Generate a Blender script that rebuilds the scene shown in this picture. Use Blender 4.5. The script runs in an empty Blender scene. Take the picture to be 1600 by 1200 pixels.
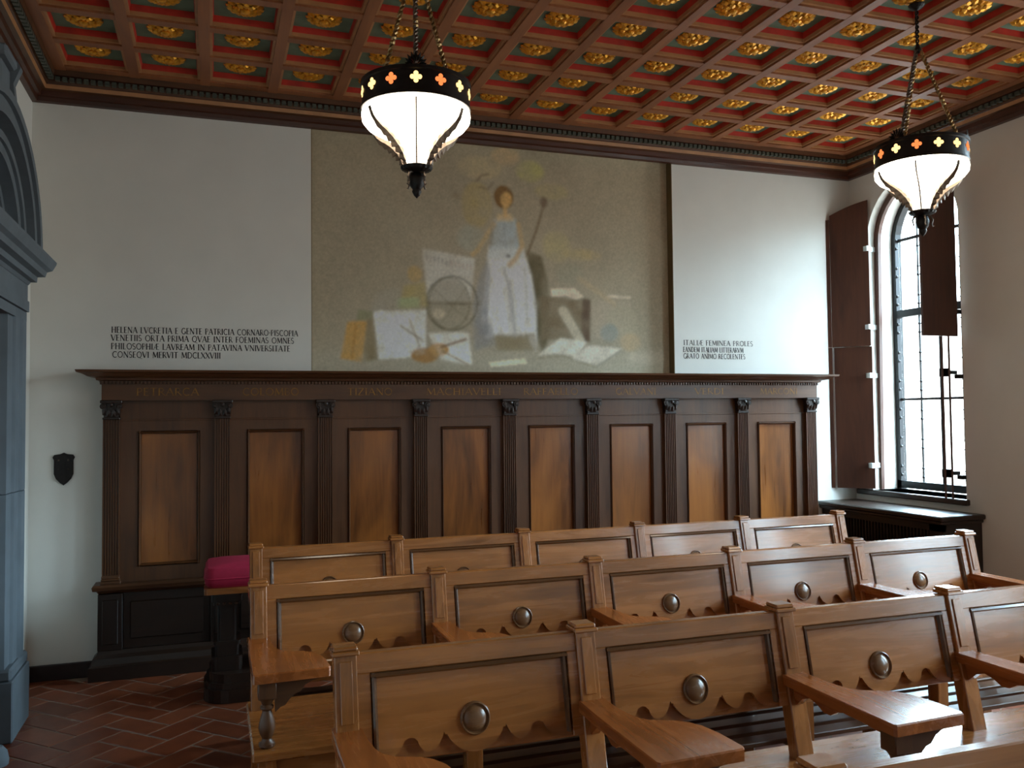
import bpy, bmesh, math, random
import numpy as np
from mathutils import Vector, Matrix
random.seed(7)
rng = np.random.default_rng(11)
S = bpy.context.scene
COL = S.collection
PI = math.pi

# ------------------------------------------------------------------ camera
CP = Vector((1.0558, -5.9498, 1.58)); YAW, PITCH, ROLL, FPX = -.3353, .0368, -.0108, 1346.12
cy, sy, cp, sp, cr, sr = (math.cos(YAW), math.sin(YAW), math.cos(PITCH), math.sin(PITCH), math.cos(ROLL), math.sin(ROLL))
CF = Vector((-cp * sy, cp * cy, sp)); R0 = Vector((cy, sy, 0)); U0 = Vector((sp * sy, -sp * cy, cp))
CR = cr * R0 + sr * U0; CU = -sr * R0 + cr * U0
cam = bpy.data.cameras.new('camera'); cam.sensor_width = 36; cam.lens = FPX / 1600 * 36; cam.clip_start = .05
camo = bpy.data.objects.new('camera', cam); COL.objects.link(camo)
camo.matrix_world = Matrix(((CR.x, CU.x, -CF.x, CP.x), (CR.y, CU.y, -CF.y, CP.y), (CR.z, CU.z, -CF.z, CP.z), (0, 0, 0, 1)))
S.camera = camo

def unp(u, v, ax, val):
    d = CF + CR * ((u - 800) / FPX) - CU * ((v - 600) / FPX)
    t = (val - CP[ax]) / d[ax]
    return CP + d * t

def prj(p):
    d = Vector(p) - CP; w = d.dot(CF)
    if w < .05: return (-9999, -9999)
    return (800 + FPX * d.dot(CR) / w, 600 - FPX * d.dot(CU) / w)

# ------------------------------------------------------------------ world, exposure
SKY = 36.0
w = bpy.data.worlds.new('overcast_sky'); S.world = w; w.use_nodes = True
wt = w.node_tree; bg = wt.nodes['Background']; bg.inputs[1].default_value = SKY
tc = wt.nodes.new('ShaderNodeTexCoord'); sx = wt.nodes.new('ShaderNodeSeparateXYZ'); wr = wt.nodes.new('ShaderNodeValToRGB'); mr = wt.nodes.new('ShaderNodeMapRange')
mr.inputs[1].default_value = -1; mr.inputs[2].default_value = 1
wt.links.new(tc.outputs['Generated'], sx.inputs[0]); wt.links.new(sx.outputs['Z'], mr.inputs[0]); wt.links.new(mr.outputs[0], wr.inputs[0]); wt.links.new(wr.outputs[0], bg.inputs[0])
e = wr.color_ramp.elements; e[0].position = .53; e[0].color = (.12, .125, .125, 1); e[1].position = .66; e[1].color = (.60, .83, 1.0, 1)   # street and facades low down, overcast sky above
S.view_settings.view_transform = 'Standard'; S.view_settings.look = 'None'
S.view_settings.exposure = 0.62; S.view_settings.gamma = 1.0; S.view_settings.use_curve_mapping = False
LAMP_POWER = 6.0

# room dimensions (metres)
W = 6.2; YF = -7.69; ZC = 3.555; ZB = 3.722; ZT = 3.79
WINS = [-.665, -2.55, -4.30, -6.10]; WR = .465; WZ0 = .94; WSP = 2.985; XO = 6.52  # windows after the first are out of view, assumed to bring in more daylight
for yc in WINS:                                  # sky-light portals in the window openings
    l = bpy.data.lights.new('window_portal', 'AREA'); l.shape = 'RECTANGLE'; l.size = 2 * WR; l.size_y = WSP + WR - WZ0
    l.cycles.is_portal = True
    o = bpy.data.objects.new('window_portal', l); COL.objects.link(o)
    o.location = (XO + .02, yc, (WSP + WR + WZ0) / 2); o.rotation_euler = (0, PI / 2, 0)
    o.rotation_euler = Matrix(((0, 0, 1), (1, 0, 0), (0, 1, 0))).to_euler()

# ------------------------------------------------------------------ materials
def lin(c):
    return tuple((x / 12.92 if x <= .04045 else ((x + .055) / 1.055) ** 2.4) for x in (v / 255 for v in c))
MATS = {}
def newmat(name):
    m = bpy.data.materials.new(name); m.use_nodes = True
    MATS[name] = m
    nt = m.node_tree; return m, nt, nt.nodes['Principled BSDF']
def nd(nt, t, **k):
    n = nt.nodes.new(t)
    for a, b in k.items(): setattr(n, a, b)
    return n
def coords(nt, scale, rnd=True):
    tc = nd(nt, 'ShaderNodeTexCoord'); mp = nd(nt, 'ShaderNodeMapping'); mp.inputs['Scale'].default_value = scale
    if rnd:
        oi = nd(nt, 'ShaderNodeObjectInfo'); mu = nd(nt, 'ShaderNodeVectorMath', operation='SCALE'); mu.inputs[0].default_value = (13.1, 7.7, 9.3)
        nt.links.new(oi.outputs['Random'], mu.inputs['Scale'])
        ad = nd(nt, 'ShaderNodeVectorMath', operation='ADD'); nt.links.new(tc.outputs['Object'], ad.inputs[0]); nt.links.new(mu.outputs[0], ad.inputs[1])
        nt.links.new(ad.outputs[0], mp.inputs['Vector'])
    else: nt.links.new(tc.outputs['Object'], mp.inputs['Vector'])
    return mp.outputs[0]
def noise(nt, vec, scale, detail=5, dist=0, rough=.55):
    n = nd(nt, 'ShaderNodeTexNoise'); n.inputs['Scale'].default_value = scale; n.inputs['Detail'].default_value = detail
    n.inputs['Distortion'].default_value = dist; n.inputs['Roughness'].default_value = rough
    nt.links.new(vec, n.inputs['Vector']); return n.outputs['Fac']
def ramp(nt, fac, stops):
    r = nd(nt, 'ShaderNodeValToRGB'); e = r.color_ramp.elements
    while len(e) < len(stops): e.new(.5)
    for i, (p, c) in enumerate(stops): e[i].position = p; e[i].color = (*c, 1)
    nt.links.new(fac, r.inputs[0]); return r.outputs[0]
def mix(nt, a, b, fac, mode='MIX'):
    m = nd(nt, 'ShaderNodeMix', data_type='RGBA', blend_type=mode)
    if isinstance(fac, float): m.inputs[0].default_value = fac
    else: nt.links.new(fac, m.inputs[0])
    nt.links.new(a, m.inputs[6])
    if isinstance(b, tuple): m.inputs[7].default_value = (*b, 1)
    else: nt.links.new(b, m.inputs[7])
    return m.outputs[2]
def bump(nt, p, h, s, d=.002):
    b = nd(nt, 'ShaderNodeBump'); b.inputs['Strength'].default_value = s; b.inputs['Distance'].default_value = d
    nt.links.new(h, b.inputs['Height']); nt.links.new(b.outputs[0], p.inputs['Normal'])

def wood(name, dark, light, axis, rough=.3, blotch=.5, coat=.0, spec=.5, mixf=.4):
    m, nt, p = newmat(name)
    s = [14, 14, 14]; s['xyz'.index(axis)] = 1.1
    v = coords(nt, tuple(s)); f = noise(nt, v, 1.6, 7, 1.2, .62)
    c = ramp(nt, f, [(.25, dark), (.5, tuple((a + b) / 2 for a, b in zip(dark, light))), (.75, light)])
    s2 = [3.5, 3.5, 3.5]; s2['xyz'.index(axis)] = 1.2
    f2 = noise(nt, coords(nt, tuple(s2)), 1.0, 3, .6)
    c2 = ramp(nt, f2, [(.3, tuple(x * (1 - blotch) for x in dark)), (.62, light)])
    nt.links.new(mix(nt, c, c2, mixf), p.inputs['Base Color'])
    rr = nd(nt, 'ShaderNodeMapRange'); rr.inputs[3].default_value = rough * .8; rr.inputs[4].default_value = rough * 1.35
    nt.links.new(f, rr.inputs[0]); nt.links.new(rr.outputs[0], p.inputs['Roughness'])
    p.inputs['Specular IOR Level'].default_value = spec
    p.inputs['Coat Weight'].default_value = coat; p.inputs['Coat Roughness'].default_value = .12
    bump(nt, p, f, .05, .001)
    return m
def plain(name, col, rough=.6, metal=0, var=.12, scale=6, b=0, spec=.5):
    m, nt, p = newmat(name)
    f = noise(nt, coords(nt, (scale,) * 3), 1, 5)
    lo = tuple(x * (1 - var) for x in col); hi = tuple(min(1, x * (1 + var)) for x in col)
    nt.links.new(ramp(nt, f, [(.3, lo), (.7, hi)]), p.inputs['Base Color'])
    p.inputs['Roughness'].default_value = rough; p.inputs['Metallic'].default_value = metal
    p.inputs['Specular IOR Level'].default_value = spec
    if b: bump(nt, p, f, b, .004)
    return m
def emit(name, col, s):
    m = bpy.data.materials.new(name); m.use_nodes = True; MATS[name] = m; nt = m.node_tree
    nt.nodes.remove(nt.nodes['Principled BSDF']); e = nd(nt, 'ShaderNodeEmission'); e.inputs[0].default_value = (*col, 1); e.inputs[1].default_value = s
    nt.links.new(e.outputs[0], nt.nodes['Material Output'].inputs[0]); return m

for ax in 'xyz':
    wood('bench_' + ax, *((lin((102, 51, 21)), lin((180, 100, 46))) if ax == 'y' else (lin((98, 54, 22)), lin((182, 112, 53)))), ax, .25, .35, .5)
    wood('panel_' + ax, lin((58, 34, 18)), lin((104, 64, 34)), ax, .36, .4, .1)
wood('field_z', lin((92, 44, 16)), lin((166, 100, 42)), 'z', .28, .8, .25, mixf=.6)
wood('shutter_z', lin((58, 30, 20)), lin((92, 52, 34)), 'z', .4, .3)
wood('dark_x', lin((26, 16, 11)), lin((52, 33, 22)), 'x', .35, .3, .1)
wood('dark_z', lin((24, 15, 11)), lin((46, 30, 21)), 'z', .35, .3, .1)
wood('cornice_x', lin((50, 23, 12)), lin((86, 42, 21)), 'x', .32, .3, .1)
wood('beam', lin((112, 62, 34)), lin((164, 104, 64)), 'y', .45, .2)
wood('roundel', lin((84, 54, 34)), lin((134, 92, 58)), 'x', .25, .3, .15)
wood('moulding', lin((62, 40, 26)), lin((100, 66, 42)), 'x', .18, .3, .6)
plain('lip', lin((176, 124, 80)), .45, 0, .15, 9)
plain('coffer_red', lin((186, 44, 26)), .55, 0, .25, 12)
plain('coffer_green', lin((98, 122, 100)), .6, 0, .25, 9)
plain('gilding', lin((226, 158, 44)), .34, .6, .3, 30)
plain('gilt_letter', lin((150, 104, 40)), .45, .2, .35, 30)
plain('band_green', lin((74, 80, 70)), .5, 0, .3, 40)
plain('plaster', lin((226, 224, 216)), .85, 0, .03, 3, .08, .2)
plain('ink', lin((40, 40, 42)), .8, 0, .3, 40)
plain('stone', lin((108, 118, 125)), .8, 0, .10, 6, .15, .2)
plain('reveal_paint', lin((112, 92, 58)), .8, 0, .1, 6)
plain('iron', lin((34, 30, 28)), .42, .6, .3, 30, .2)
plain('leaf_iron', lin((104, 90, 78)), .34, .8, .3, 40, .2)
plain('brass', lin((170, 140, 96)), .3, .9, .2, 30)
plain('plaque', lin((30, 24, 22)), .4, .2, .3, 30)
plain('cushion_red', lin((172, 22, 62)), .75, 0, .08, 30)
plain('white_metal', lin((220, 232, 232)), .4, 0, .05, 20)
plain('grout', lin((138, 114, 96)), .9, 0, .15, 20)
plain('baseboard', lin((44, 32, 30)), .5, 0, .2, 8)
plain('frame_iron', lin((17, 17, 19)), .45, .4, .2, 20)
emit('lamp_glass', (1.0, .88, .70), LAMP_POWER)
emit('amber_pane', (1.0, .22, .06), 1.0)
emit('amber_light', (1.0, .62, .22), 1.5)
# terracotta
m, nt, p = newmat('terracotta')
oi = nd(nt, 'ShaderNodeObjectInfo')
c = ramp(nt, oi.outputs['Random'], [(0, lin((96, 44, 24))), (.5, lin((128, 62, 34))), (1, lin((146, 80, 50)))])
f = noise(nt, coords(nt, (9, 9, 9)), 1, 6)
nt.links.new(mix(nt, c, ramp(nt, f, [(.3, lin((88, 42, 26))), (.7, lin((150, 82, 50)))]), .45), p.inputs['Base Color'])
p.inputs['Roughness'].default_value = .38; bump(nt, p, f, .15, .003)
# window glass: mostly clear, thin
m = bpy.data.materials.new('window_glass'); m.use_nodes = True; MATS['window_glass'] = m; nt = m.node_tree
nt.nodes.remove(nt.nodes['Principled BSDF'])
tr = nd(nt, 'ShaderNodeBsdfTransparent'); tr.inputs[0].default_value = (.93, .95, .95, 1)
gl = nd(nt, 'ShaderNodeBsdfGlossy'); gl.inputs[1].default_value = .05
ms = nd(nt, 'ShaderNodeMixShader'); ms.inputs[0].default_value = .06
nt.links.new(tr.outputs[0], ms.inputs[1]); nt.links.new(gl.outputs[0], ms.inputs[2]); nt.links.new(ms.outputs[0], nt.nodes['Material Output'].inputs[0])
# mural paint: colour attribute, canvas weave
m, nt, p = newmat('mural_paint')
at = nd(nt, 'ShaderNodeVertexColor', layer_name='paint')
f = noise(nt, coords(nt, (60, 60, 60), False), 1, 4)
nt.links.new(mix(nt, at.outputs[0], ramp(nt, f, [(.3, (.82, .82, .82)), (.7, (1, 1, 1))]), .6, 'MULTIPLY'), p.inputs['Base Color'])
p.inputs['Roughness'].default_value = .8; p.inputs['Specular IOR Level'].default_value = .2

# ------------------------------------------------------------------ mesh helpers
class MB:
    def __init__(s): s.v = []; s.f = []; s.m = []
    def add(s, vs, fs, mi=0, fn=None):
        b = len(s.v); s.v += [tuple(fn(*q)) if fn else tuple(q) for q in vs]
        s.f += [tuple(b + i for i in f) for f in fs]; s.m += [mi] * len(fs); return s
    def box(s, x0, x1, y0, y1, z0, z1, mi=0, c=0, fn=None):
        x0, x1 = min(x0, x1), max(x0, x1); y0, y1 = min(y0, y1), max(y0, y1); z0, z1 = min(z0, z1), max(z0, z1)
        if not c:
            vs = [(x, y, z) for x in (x0, x1) for y in (y0, y1) for z in (z0, z1)]
            return s.add(vs, [(0, 1, 3, 2), (4, 6, 7, 5), (0, 4, 5, 1), (2, 3, 7, 6), (0, 2, 6, 4), (1, 5, 7, 3)], mi, fn)
        bm = bmesh.new(); bmesh.ops.create_cube(bm, size=1)
        for v in bm.verts: v.co = Vector(((x0 + x1) / 2 + v.co.x * (x1 - x0), (y0 + y1) / 2 + v.co.y * (y1 - y0), (z0 + z1) / 2 + v.co.z * (z1 - z0)))
        bmesh.ops.bevel(bm, geom=bm.edges[:], offset=c, segments=1, affect='EDGES')
        bm.verts.index_update(); s.add([tuple(v.co) for v in bm.verts], [[v.index for v in f.verts] for f in bm.faces], mi, fn); bm.free(); return s
    def prism(s, poly, axis, a0, a1, mi=0, fn=None):
        # poly in the two remaining axes, order: x:(y,z) y:(x,z) z:(x,y)
        def P(u, v, a): return {'x': (a, u, v), 'y': (u, a, v), 'z': (u, v, a)}[axis]
        n = len(poly); vs = [P(u, v, a0) for u, v in poly] + [P(u, v, a1) for u, v in poly]
        fs = [(i, (i + 1) % n, n + (i + 1) % n, n + i) for i in range(n)] + [tuple(range(n))[::-1], tuple(range(n, 2 * n))]
        return s.add(vs, fs, mi, fn)
    def lathe(s, prof, seg=16, c=(0, 0, 0), mi=0, fn=None, sq=None):
        vs = []; fs = []; n = len(prof)
        for r, z in prof:
            for k in range(seg):
                a = 2 * PI * k / seg; vs.append((c[0] + r * math.cos(a), c[1] + r * math.sin(a), c[2] + z))
        for i in range(n - 1):
            for k in range(seg):
                k2 = (k + 1) % seg; fs.append((i * seg + k, i * seg + k2, (i + 1) * seg + k2, (i + 1) * seg + k))
        if prof[0][0] > 1e-5: fs.append(tuple(range(seg))[::-1])
        if prof[-1][0] > 1e-5: fs.append(tuple(range((n - 1) * seg, n * seg)))
        return s.add(vs, fs, mi, fn)
    def tube(s, path, r, seg=6, mi=0, fn=None):
        path = [Vector(q) for q in path]; vs = []; fs = []; n = len(path)
        for i, q in enumerate(path):
            t = (path[min(i + 1, n - 1)] - path[max(i - 1, 0)]).normalized()
            a = t.orthogonal().normalized() if i == 0 else (pa - t * pa.dot(t)).normalized()
            pa = a; b = t.cross(a); rr = r[i] if isinstance(r, (list, tuple)) else r
            for k in range(seg):
                g = 2 * PI * k / seg; vs.append(tuple(q + (a * math.cos(g) + b * math.sin(g)) * rr))
        for i in range(n - 1):
            for k in range(seg):
                k2 = (k + 1) % seg; fs.append((i * seg + k, i * seg + k2, (i + 1) * seg + k2, (i + 1) * seg + k))
        fs += [tuple(range(seg))[::-1], tuple(range((n - 1) * seg, n * seg))]
        return s.add(vs, fs, mi, fn)
    def sweep(s, prof, path, closed=False, side=1, mi=0, mis=None):
        # path: 2d polyline, prof: (offset, z); offset to the left (side=1) of travel, mitred
        n = len(path); P = [Vector(q) for q in path]; rows = []
        for i in range(n):
            d0 = (P[i] - P[i - 1]).normalized() if (i > 0 or closed) else None
            d1 = (P[(i + 1) % n] - P[i]).normalized() if (i < n - 1 or closed) else None
            n0 = Vector((-d0.y, d0.x)) * side if d0 else None; n1 = Vector((-d1.y, d1.x)) * side if d1 else None
            if n0 is None: m_ = n1
            elif n1 is None: m_ = n0
            else: m_ = (n0 + n1) / (1 + n0.dot(n1))
            rows.append([(P[i].x + m_.x * o, P[i].y + m_.y * o, z) for o, z in prof])
        k = len(prof); vs = [q for r in rows for q in r]; cnt = n if closed else n - 1
        for i in range(cnt):
            for j in range(k - 1):
                a, b = i * k + j, ((i + 1) % n) * k + j
                s.add([vs[a], vs[b], vs[b + 1], vs[a + 1]], [(0, 1, 2, 3)], mis[j] if mis else mi)
        if not closed:
            s.add(rows[0], [tuple(range(k))], mi); s.add(rows[-1], [tuple(range(k))[::-1]], mi)
        return s
    def mesh(s, name, mats, smooth=False):
        me = bpy.data.meshes.new(name); me.from_pydata(s.v, [], s.f)
        for mm in (mats if isinstance(mats, (list, tuple)) else [mats]): me.materials.append(MATS[mm])
        me.polygons.foreach_set('material_index', s.m)
        bm = bmesh.new(); bm.from_mesh(me); bmesh.ops.recalc_face_normals(bm, faces=bm.faces[:]); bm.to_mesh(me); bm.free()
        if smooth:
            me.polygons.foreach_set('use_smooth', [True] * len(me.polygons)); me.set_sharp_from_angle(angle=math.radians(38))
        me.update(); return me
    def build(s, name, mats, parent=None, loc=(0, 0, 0), smooth=False, rz=0):
        return ob(name, s.mesh(name, mats, smooth), parent, loc, rz)
def ob(name, data, parent=None, loc=(0, 0, 0), rz=0):
    o = bpy.data.objects.new(name, data); COL.objects.link(o); o.parent = parent; o.location = loc; o.rotation_euler = (0, 0, rz); return o
def tag(o, label, cat=None, group=None, kind=None):
    o['label'] = label
    if cat: o['category'] = cat
    if group: o['group'] = group
    if kind: o['kind'] = kind
    return o
def struct(o, label=None):
    o['kind'] = 'structure'
    if label: o['label'] = label
    return o
def arc(cx, cz, r, a0, a1, n, ry=None):
    return [(cx + r * math.cos(math.radians(a0 + (a1 - a0) * i / n)), cz + (ry or r) * math.sin(math.radians(a0 + (a1 - a0) * i / n))) for i in range(n + 1)]

# ------------------------------------------------------------------ lettering (own stroke alphabet, roman capitals)
def ell(cx, cz, rx, rz, a0, a1, n=10): return arc(cx, cz, rx, a0, a1, n, rz)
K = .13; T = .055   # thick and thin strokes, in cap heights
GL = {
 'A': (.78, [([(.04, 0), (.39, 1)], T), ([(.39, 1), (.74, 0)], K), ([(.17, .36), (.6, .36)], T)], [.04, .74], []),
 'B': (.62, [([(.12, 0), (.12, 1)], K), ([(.12, 1)] + ell(.28, .76, .22, .24, 90, -90) + [(.12, .52)], T), ([(.12, .52)] + ell(.3, .26, .26, .26, 90, -90) + [(.12, 0)], T)], [], []),
 'C': (.78, [(ell(.45, .5, .37, .5, 50, 310, 14), .10)], [], []),
 'D': (.82, [([(.12, 0), (.12, 1)], K), ([(.12, 1)] + ell(.3, .5, .44, .5, 90, -90, 12) + [(.12, 0)], .085)], [], []),
 'E': (.56, [([(.12, 0), (.12, 1)], K), ([(.12, 1), (.5, 1)], T), ([(.12, .52), (.44, .52)], T), ([(.12, 0), (.52, 0)], T)], [.12], [.12]),
 'F': (.54, [([(.12, 0), (.12, 1)], K), ([(.12, 1), (.5, 1)], T), ([(.12, .52), (.44, .52)], T)], [.12], [.12]),
 'G': (.82, [(ell(.45, .5, .37, .5, 52, 320, 14), .10), ([(.72, .05), (.72, .42)], K)], [], []),
 'H': (.84, [([(.14, 0), (.14, 1)], K), ([(.7, 0), (.7, 1)], K), ([(.14, .52), (.7, .52)], T)], [.14, .7], [.14, .7]),
 'I': (.30, [([(.15, 0), (.15, 1)], K)], [.15], [.15]),
 'L': (.56, [([(.12, 0), (.12, 1)], K), ([(.12, 0), (.52, .03)], T)], [.12], [.12]),
 'M': (1.0, [([(.1, 0), (.16, 1)], T), ([(.16, 1), (.5, .1)], K), ([(.5, .1), (.84, 1)], T), ([(.84, 1), (.9, 0)], K)], [.1, .9], []),
 'N': (.86, [([(.12, 0), (.12, 1)], T), ([(.12, 1), (.74, 0)], K), ([(.74, 0), (.74, 1)], T)], [.12], [.74]),
 'O': (.9, [(ell(.45, .5, .38, .5, 0, 360, 18), .095)], [], []),
 'P': (.58, [([(.12, 0), (.12, 1)], K), ([(.12, 1)] + ell(.28, .74, .24, .26, 90, -90) + [(.12, .48)], T)], [.12], []),
 'Q': (.92, [(ell(.45, .5, .38, .5, 0, 360, 18), .095), ([(.45, .02), (.95, -.2)], T)], [], []),
 'R': (.68, [([(.12, 0), (.12, 1)], K), ([(.12, 1)] + ell(.28, .74, .24, .26, 90, -90) + [(.12, .48)], T), ([(.3, .48), (.66, 0)], .1)], [.12], []),
 'S': (.56, [(ell(.27, .75, .2, .25, 40, 250, 8) + ell(.27, .25, .22, .25, 80, -140, 8), .09)], [], []),
 'T': (.70, [([(.35, 0), (.35, 1)], K), ([(.03, 1), (.67, 1)], T)], [.35], []),
 'V': (.76, [([(.02, 1), (.38, 0)], K), ([(.38, 0), (.74, 1)], T)], [], [.04, .72]),
 'X': (.72, [([(.04, 1), (.68, 0)], K), ([(.04, 0), (.68, 1)], T)], [.04, .68], []),
 'Z': (.66, [([(.05, 1), (.6, 1)], T), ([(.6, 1), (.04, 0)], K), ([(.04, 0), (.62, 0)], T)], [], []),
 'Æ': (.98, [([(.03, 0), (.5, 1)], T), ([(.54, 0), (.54, 1)], K), ([(.5, 1), (.94, 1)], T), ([(.54, .52), (.86, .52)], T), ([(.54, 0), (.96, 0)], T), ([(.2, .34), (.54, .34)], T)], [.03], []),
 '·': (.3, [([(.15, .45), (.15, .55)], .12)], [], []), ' ': (.42, [], [], []),
}
def text_mesh(txt, x0, x1, z, h, y, slope=0):
    tot = sum(GL[ch][0] + .08 for ch in txt); k = (x1 - x0) / tot; mb = MB(); pen = 0
    for ch in txt:
        wd, strokes, sb, st = GL[ch]
        def put(pts, th):
            for (a, b), (c_, d) in zip(pts[:-1], pts[1:]):
                A = Vector((x0 + (pen + a) * k, z + b * h)); B = Vector((x0 + (pen + c_) * k, z + d * h)); t = (B - A)
                if t.length < 1e-6: continue
                nrm = Vector((-t.y, t.x)).normalized() * th * h * .5; e = t.normalized() * th * h * .15
                A2, B2 = A - e, B + e
                mb.add([(A2.x + nrm.x, y, A2.y + nrm.y), (A2.x - nrm.x, y, A2.y - nrm.y), (B2.x - nrm.x, y, B2.y - nrm.y), (B2.x + nrm.x, y, B2.y + nrm.y)], [(0, 1, 2, 3)])
        for pts, th in strokes: put(pts, th * 1.25)
        for s_ in sb: put([(s_ - .12, 0), (s_ + .12, 0)], .05)
        for s_ in st: put([(s_ - .12, 1), (s_ + .12, 1)], .05)
        pen += wd + .08
    return mb
def text_px(name, txt, u0, v0, u1, v1, hpx, y, mat, parent):
    # baseline from pixel (u0,v0) to (u1,v1) laid on the plane y
    a = unp(u0, v0, 1, y); b = unp(u1, v1, 1, y); top = unp(u0, v0 - hpx, 1, y)
    mb = text_mesh(txt, a.x, b.x, (a.z + b.z) / 2, top.z - a.z, y)
    return mb.build(name, mat, parent)

# ================================================================== THE SETTING
# ---- floor
fl = MB().box(0, W, YF, 0, -.12, -.0012); floor = struct(fl.build('floor', 'grout'), 'dark red terracotta herringbone tile floor')
TL, TW = .31, .155; r2 = math.sqrt(.5)
A0 = (.855, -.879)
def tile_mesh(vert):
    mb = MB(); a, b = (TW, TL) if vert else (TL, TW); g = .005; c = .004
    bot = [(g, g), (a - g, g), (a - g, b - g), (g, b - g)]; top = [(g + c, g + c), (a - g - c, g + c), (a - g - c, b - g - c), (g + c, b - g - c)]
    rot = lambda q, z: ((q[0] - q[1]) * r2, (q[0] + q[1]) * r2, z)
    mb.add([rot(q, -.007) for q in bot] + [rot(q, -.001) for q in bot] + [rot(q, .001) for q in top],
           [(8, 9, 10, 11), (0, 1, 5, 4), (1, 2, 6, 5), (2, 3, 7, 6), (3, 0, 4, 7), (4, 5, 9, 8), (5, 6, 10, 9), (6, 7, 11, 10), (7, 4, 8, 11)])
    return mb
TM = [tile_mesh(False), tile_mesh(True)]; TME = [TM[0].mesh('tile', 'terracotta'), TM[1].mesh('tile', 'terracotta')]
tiles = []
for i in range(-60, 60):
    for j in range(-60, 60):
        c4 = (i - j) % 4
        if c4 not in (0, 3): continue
        vert = c4 == 3
        u, v = i * TW, j * TW; x = A0[0] + (u - v) * r2; y = A0[1] + (u + v) * r2
        ww, hh = (TW, TL) if vert else (TL, TW); mx = x + (ww - hh) / 2 * r2; my = y + (ww + hh) / 2 * r2
        if -.02 < mx < W + .02 and YF - .02 < my < .02: tiles.append((x, y, mx, my, vert))
def tkey(t):
    u, v = prj((t[2], t[3], 0))
    vis = (-40 < u < 1640 and -40 < v < 1260)
    hid = 0 if t[2] < 1.32 else (1 if -4.0 < t[3] < -.2 and t[2] < 5.2 else 2)
    return (0 if vis else 1, hid, -t[3] * 0 + (t[2] - 1.05) ** 2 * .3 + (t[3] + 5.9) ** 2)
tiles.sort(key=tkey); rest = MB()
for k, (x, y, mx, my, vert) in enumerate(tiles):
    if k < 300: ob('floor_tile', TME[vert], floor, (x, y, 0))
    else: rest.add(TM[vert].v, TM[vert].f, 0, lambda a, b, c, x=x, y=y: (a + x, b + y, c))
o = rest.build('floor_tiles_rest', 'terracotta', floor); o['kind'] = 'stuff'

# ---- back wall with the recess that holds the mural
MX0, MX1, MZ0, MD = 1.692, 4.482, 1.84, .075
mb = MB()
mb.box(-.15, MX0, 0, .25, -.1, 3.95); mb.box(MX1, W + .4, 0, .25, -.1, 3.95); mb.box(MX0, MX1, 0, .25, -.1, MZ0); mb.box(MX0, MX1, MD + .01, .25, MZ0, 3.95)
mb.box(MX0, MX1, 0, MD + .01, ZC + .03, 3.95)
wall_back = struct(mb.build('wall_back', 'plaster'), 'white plaster wall above the wood panelling')
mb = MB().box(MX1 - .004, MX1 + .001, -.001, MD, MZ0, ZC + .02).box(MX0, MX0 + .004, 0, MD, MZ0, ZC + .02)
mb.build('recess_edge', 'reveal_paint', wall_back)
# ---- left wall, front wall
wall_left = struct(MB().box(-.2, 0, YF, 0, -.1, 3.95).build('wall_left', 'plaster'), 'white plaster wall around the stone doorway')
struct(MB().box(-.2, W + .4, YF - .2, YF, -.1, 3.95).build('wall_front', 'plaster'))
# ---- right wall with arched window openings
mb = MB(); ys = [0] + [q for yc in WINS for q in (yc + WR, yc - WR)] + [YF]
def quad(a, b, c_, d): mb.add([a, b, c_, d], [(0, 1, 2, 3)])
for X in (W, W + .36):
    for a, b in zip(ys[0::2], ys[1::2]): quad((X, a, -.1), (X, b, -.1), (X, b, 3.95), (X, a, 3.95))
    for yc in WINS:
        quad((X, yc + WR, -.1), (X, yc - WR, -.1), (X, yc - WR, WZ0), (X, yc + WR, WZ0))
        pts = arc(yc, WSP, WR, 0, 180, 20)
        for (y0, z0), (y1, z1) in zip(pts[:-1], pts[1:]): quad((X, y0, z0), (X, y1, z1), (X, y1, 3.95), (X, y0, 3.95))
for yc in WINS:
    pts = [(yc + WR, WZ0)] + arc(yc, WSP, WR, 0, 180, 20) + [(yc - WR, WZ0)]
    for (y0, z0), (y1, z1) in zip(pts, pts[1:] + pts[:1]): quad((W, y0, z0), (W, y1, z1), (W + .36, y1, z1), (W + .36, y0, z0))
quad((W, 0, 3.95), (W, YF, 3.95), (W + .36, YF, 3.95), (W + .36, 0, 3.95)); quad((W, 0, -.1), (W, YF, -.1), (W + .36, YF, -.1), (W + .36, 0, -.1))
quad((W, YF, -.1), (W, YF, 3.95), (W + .36, YF, 3.95), (W + .36, YF, -.1)); quad((W, 0, -.1), (W, 0, 3.95), (W + .36, 0, 3.95), (W + .36, 0, -.1))
wall_right = struct(mb.build('wall_right', 'plaster'), 'plaster wall pierced by arched windows')
# ---- baseboards
struct(MB().box(0, .40, -.022, 0, 0, .095, 0, .004).build('baseboard_back', 'baseboard'))
struct(MB().box(0, .022, -.70, -.022, 0, .095, 0, .004).build('baseboard_left', 'baseboard'))
struct(MB().box(W - .022, W, YF, -1.32, 0, .095, 0, .004).build('baseboard_right', 'baseboard'))

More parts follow.
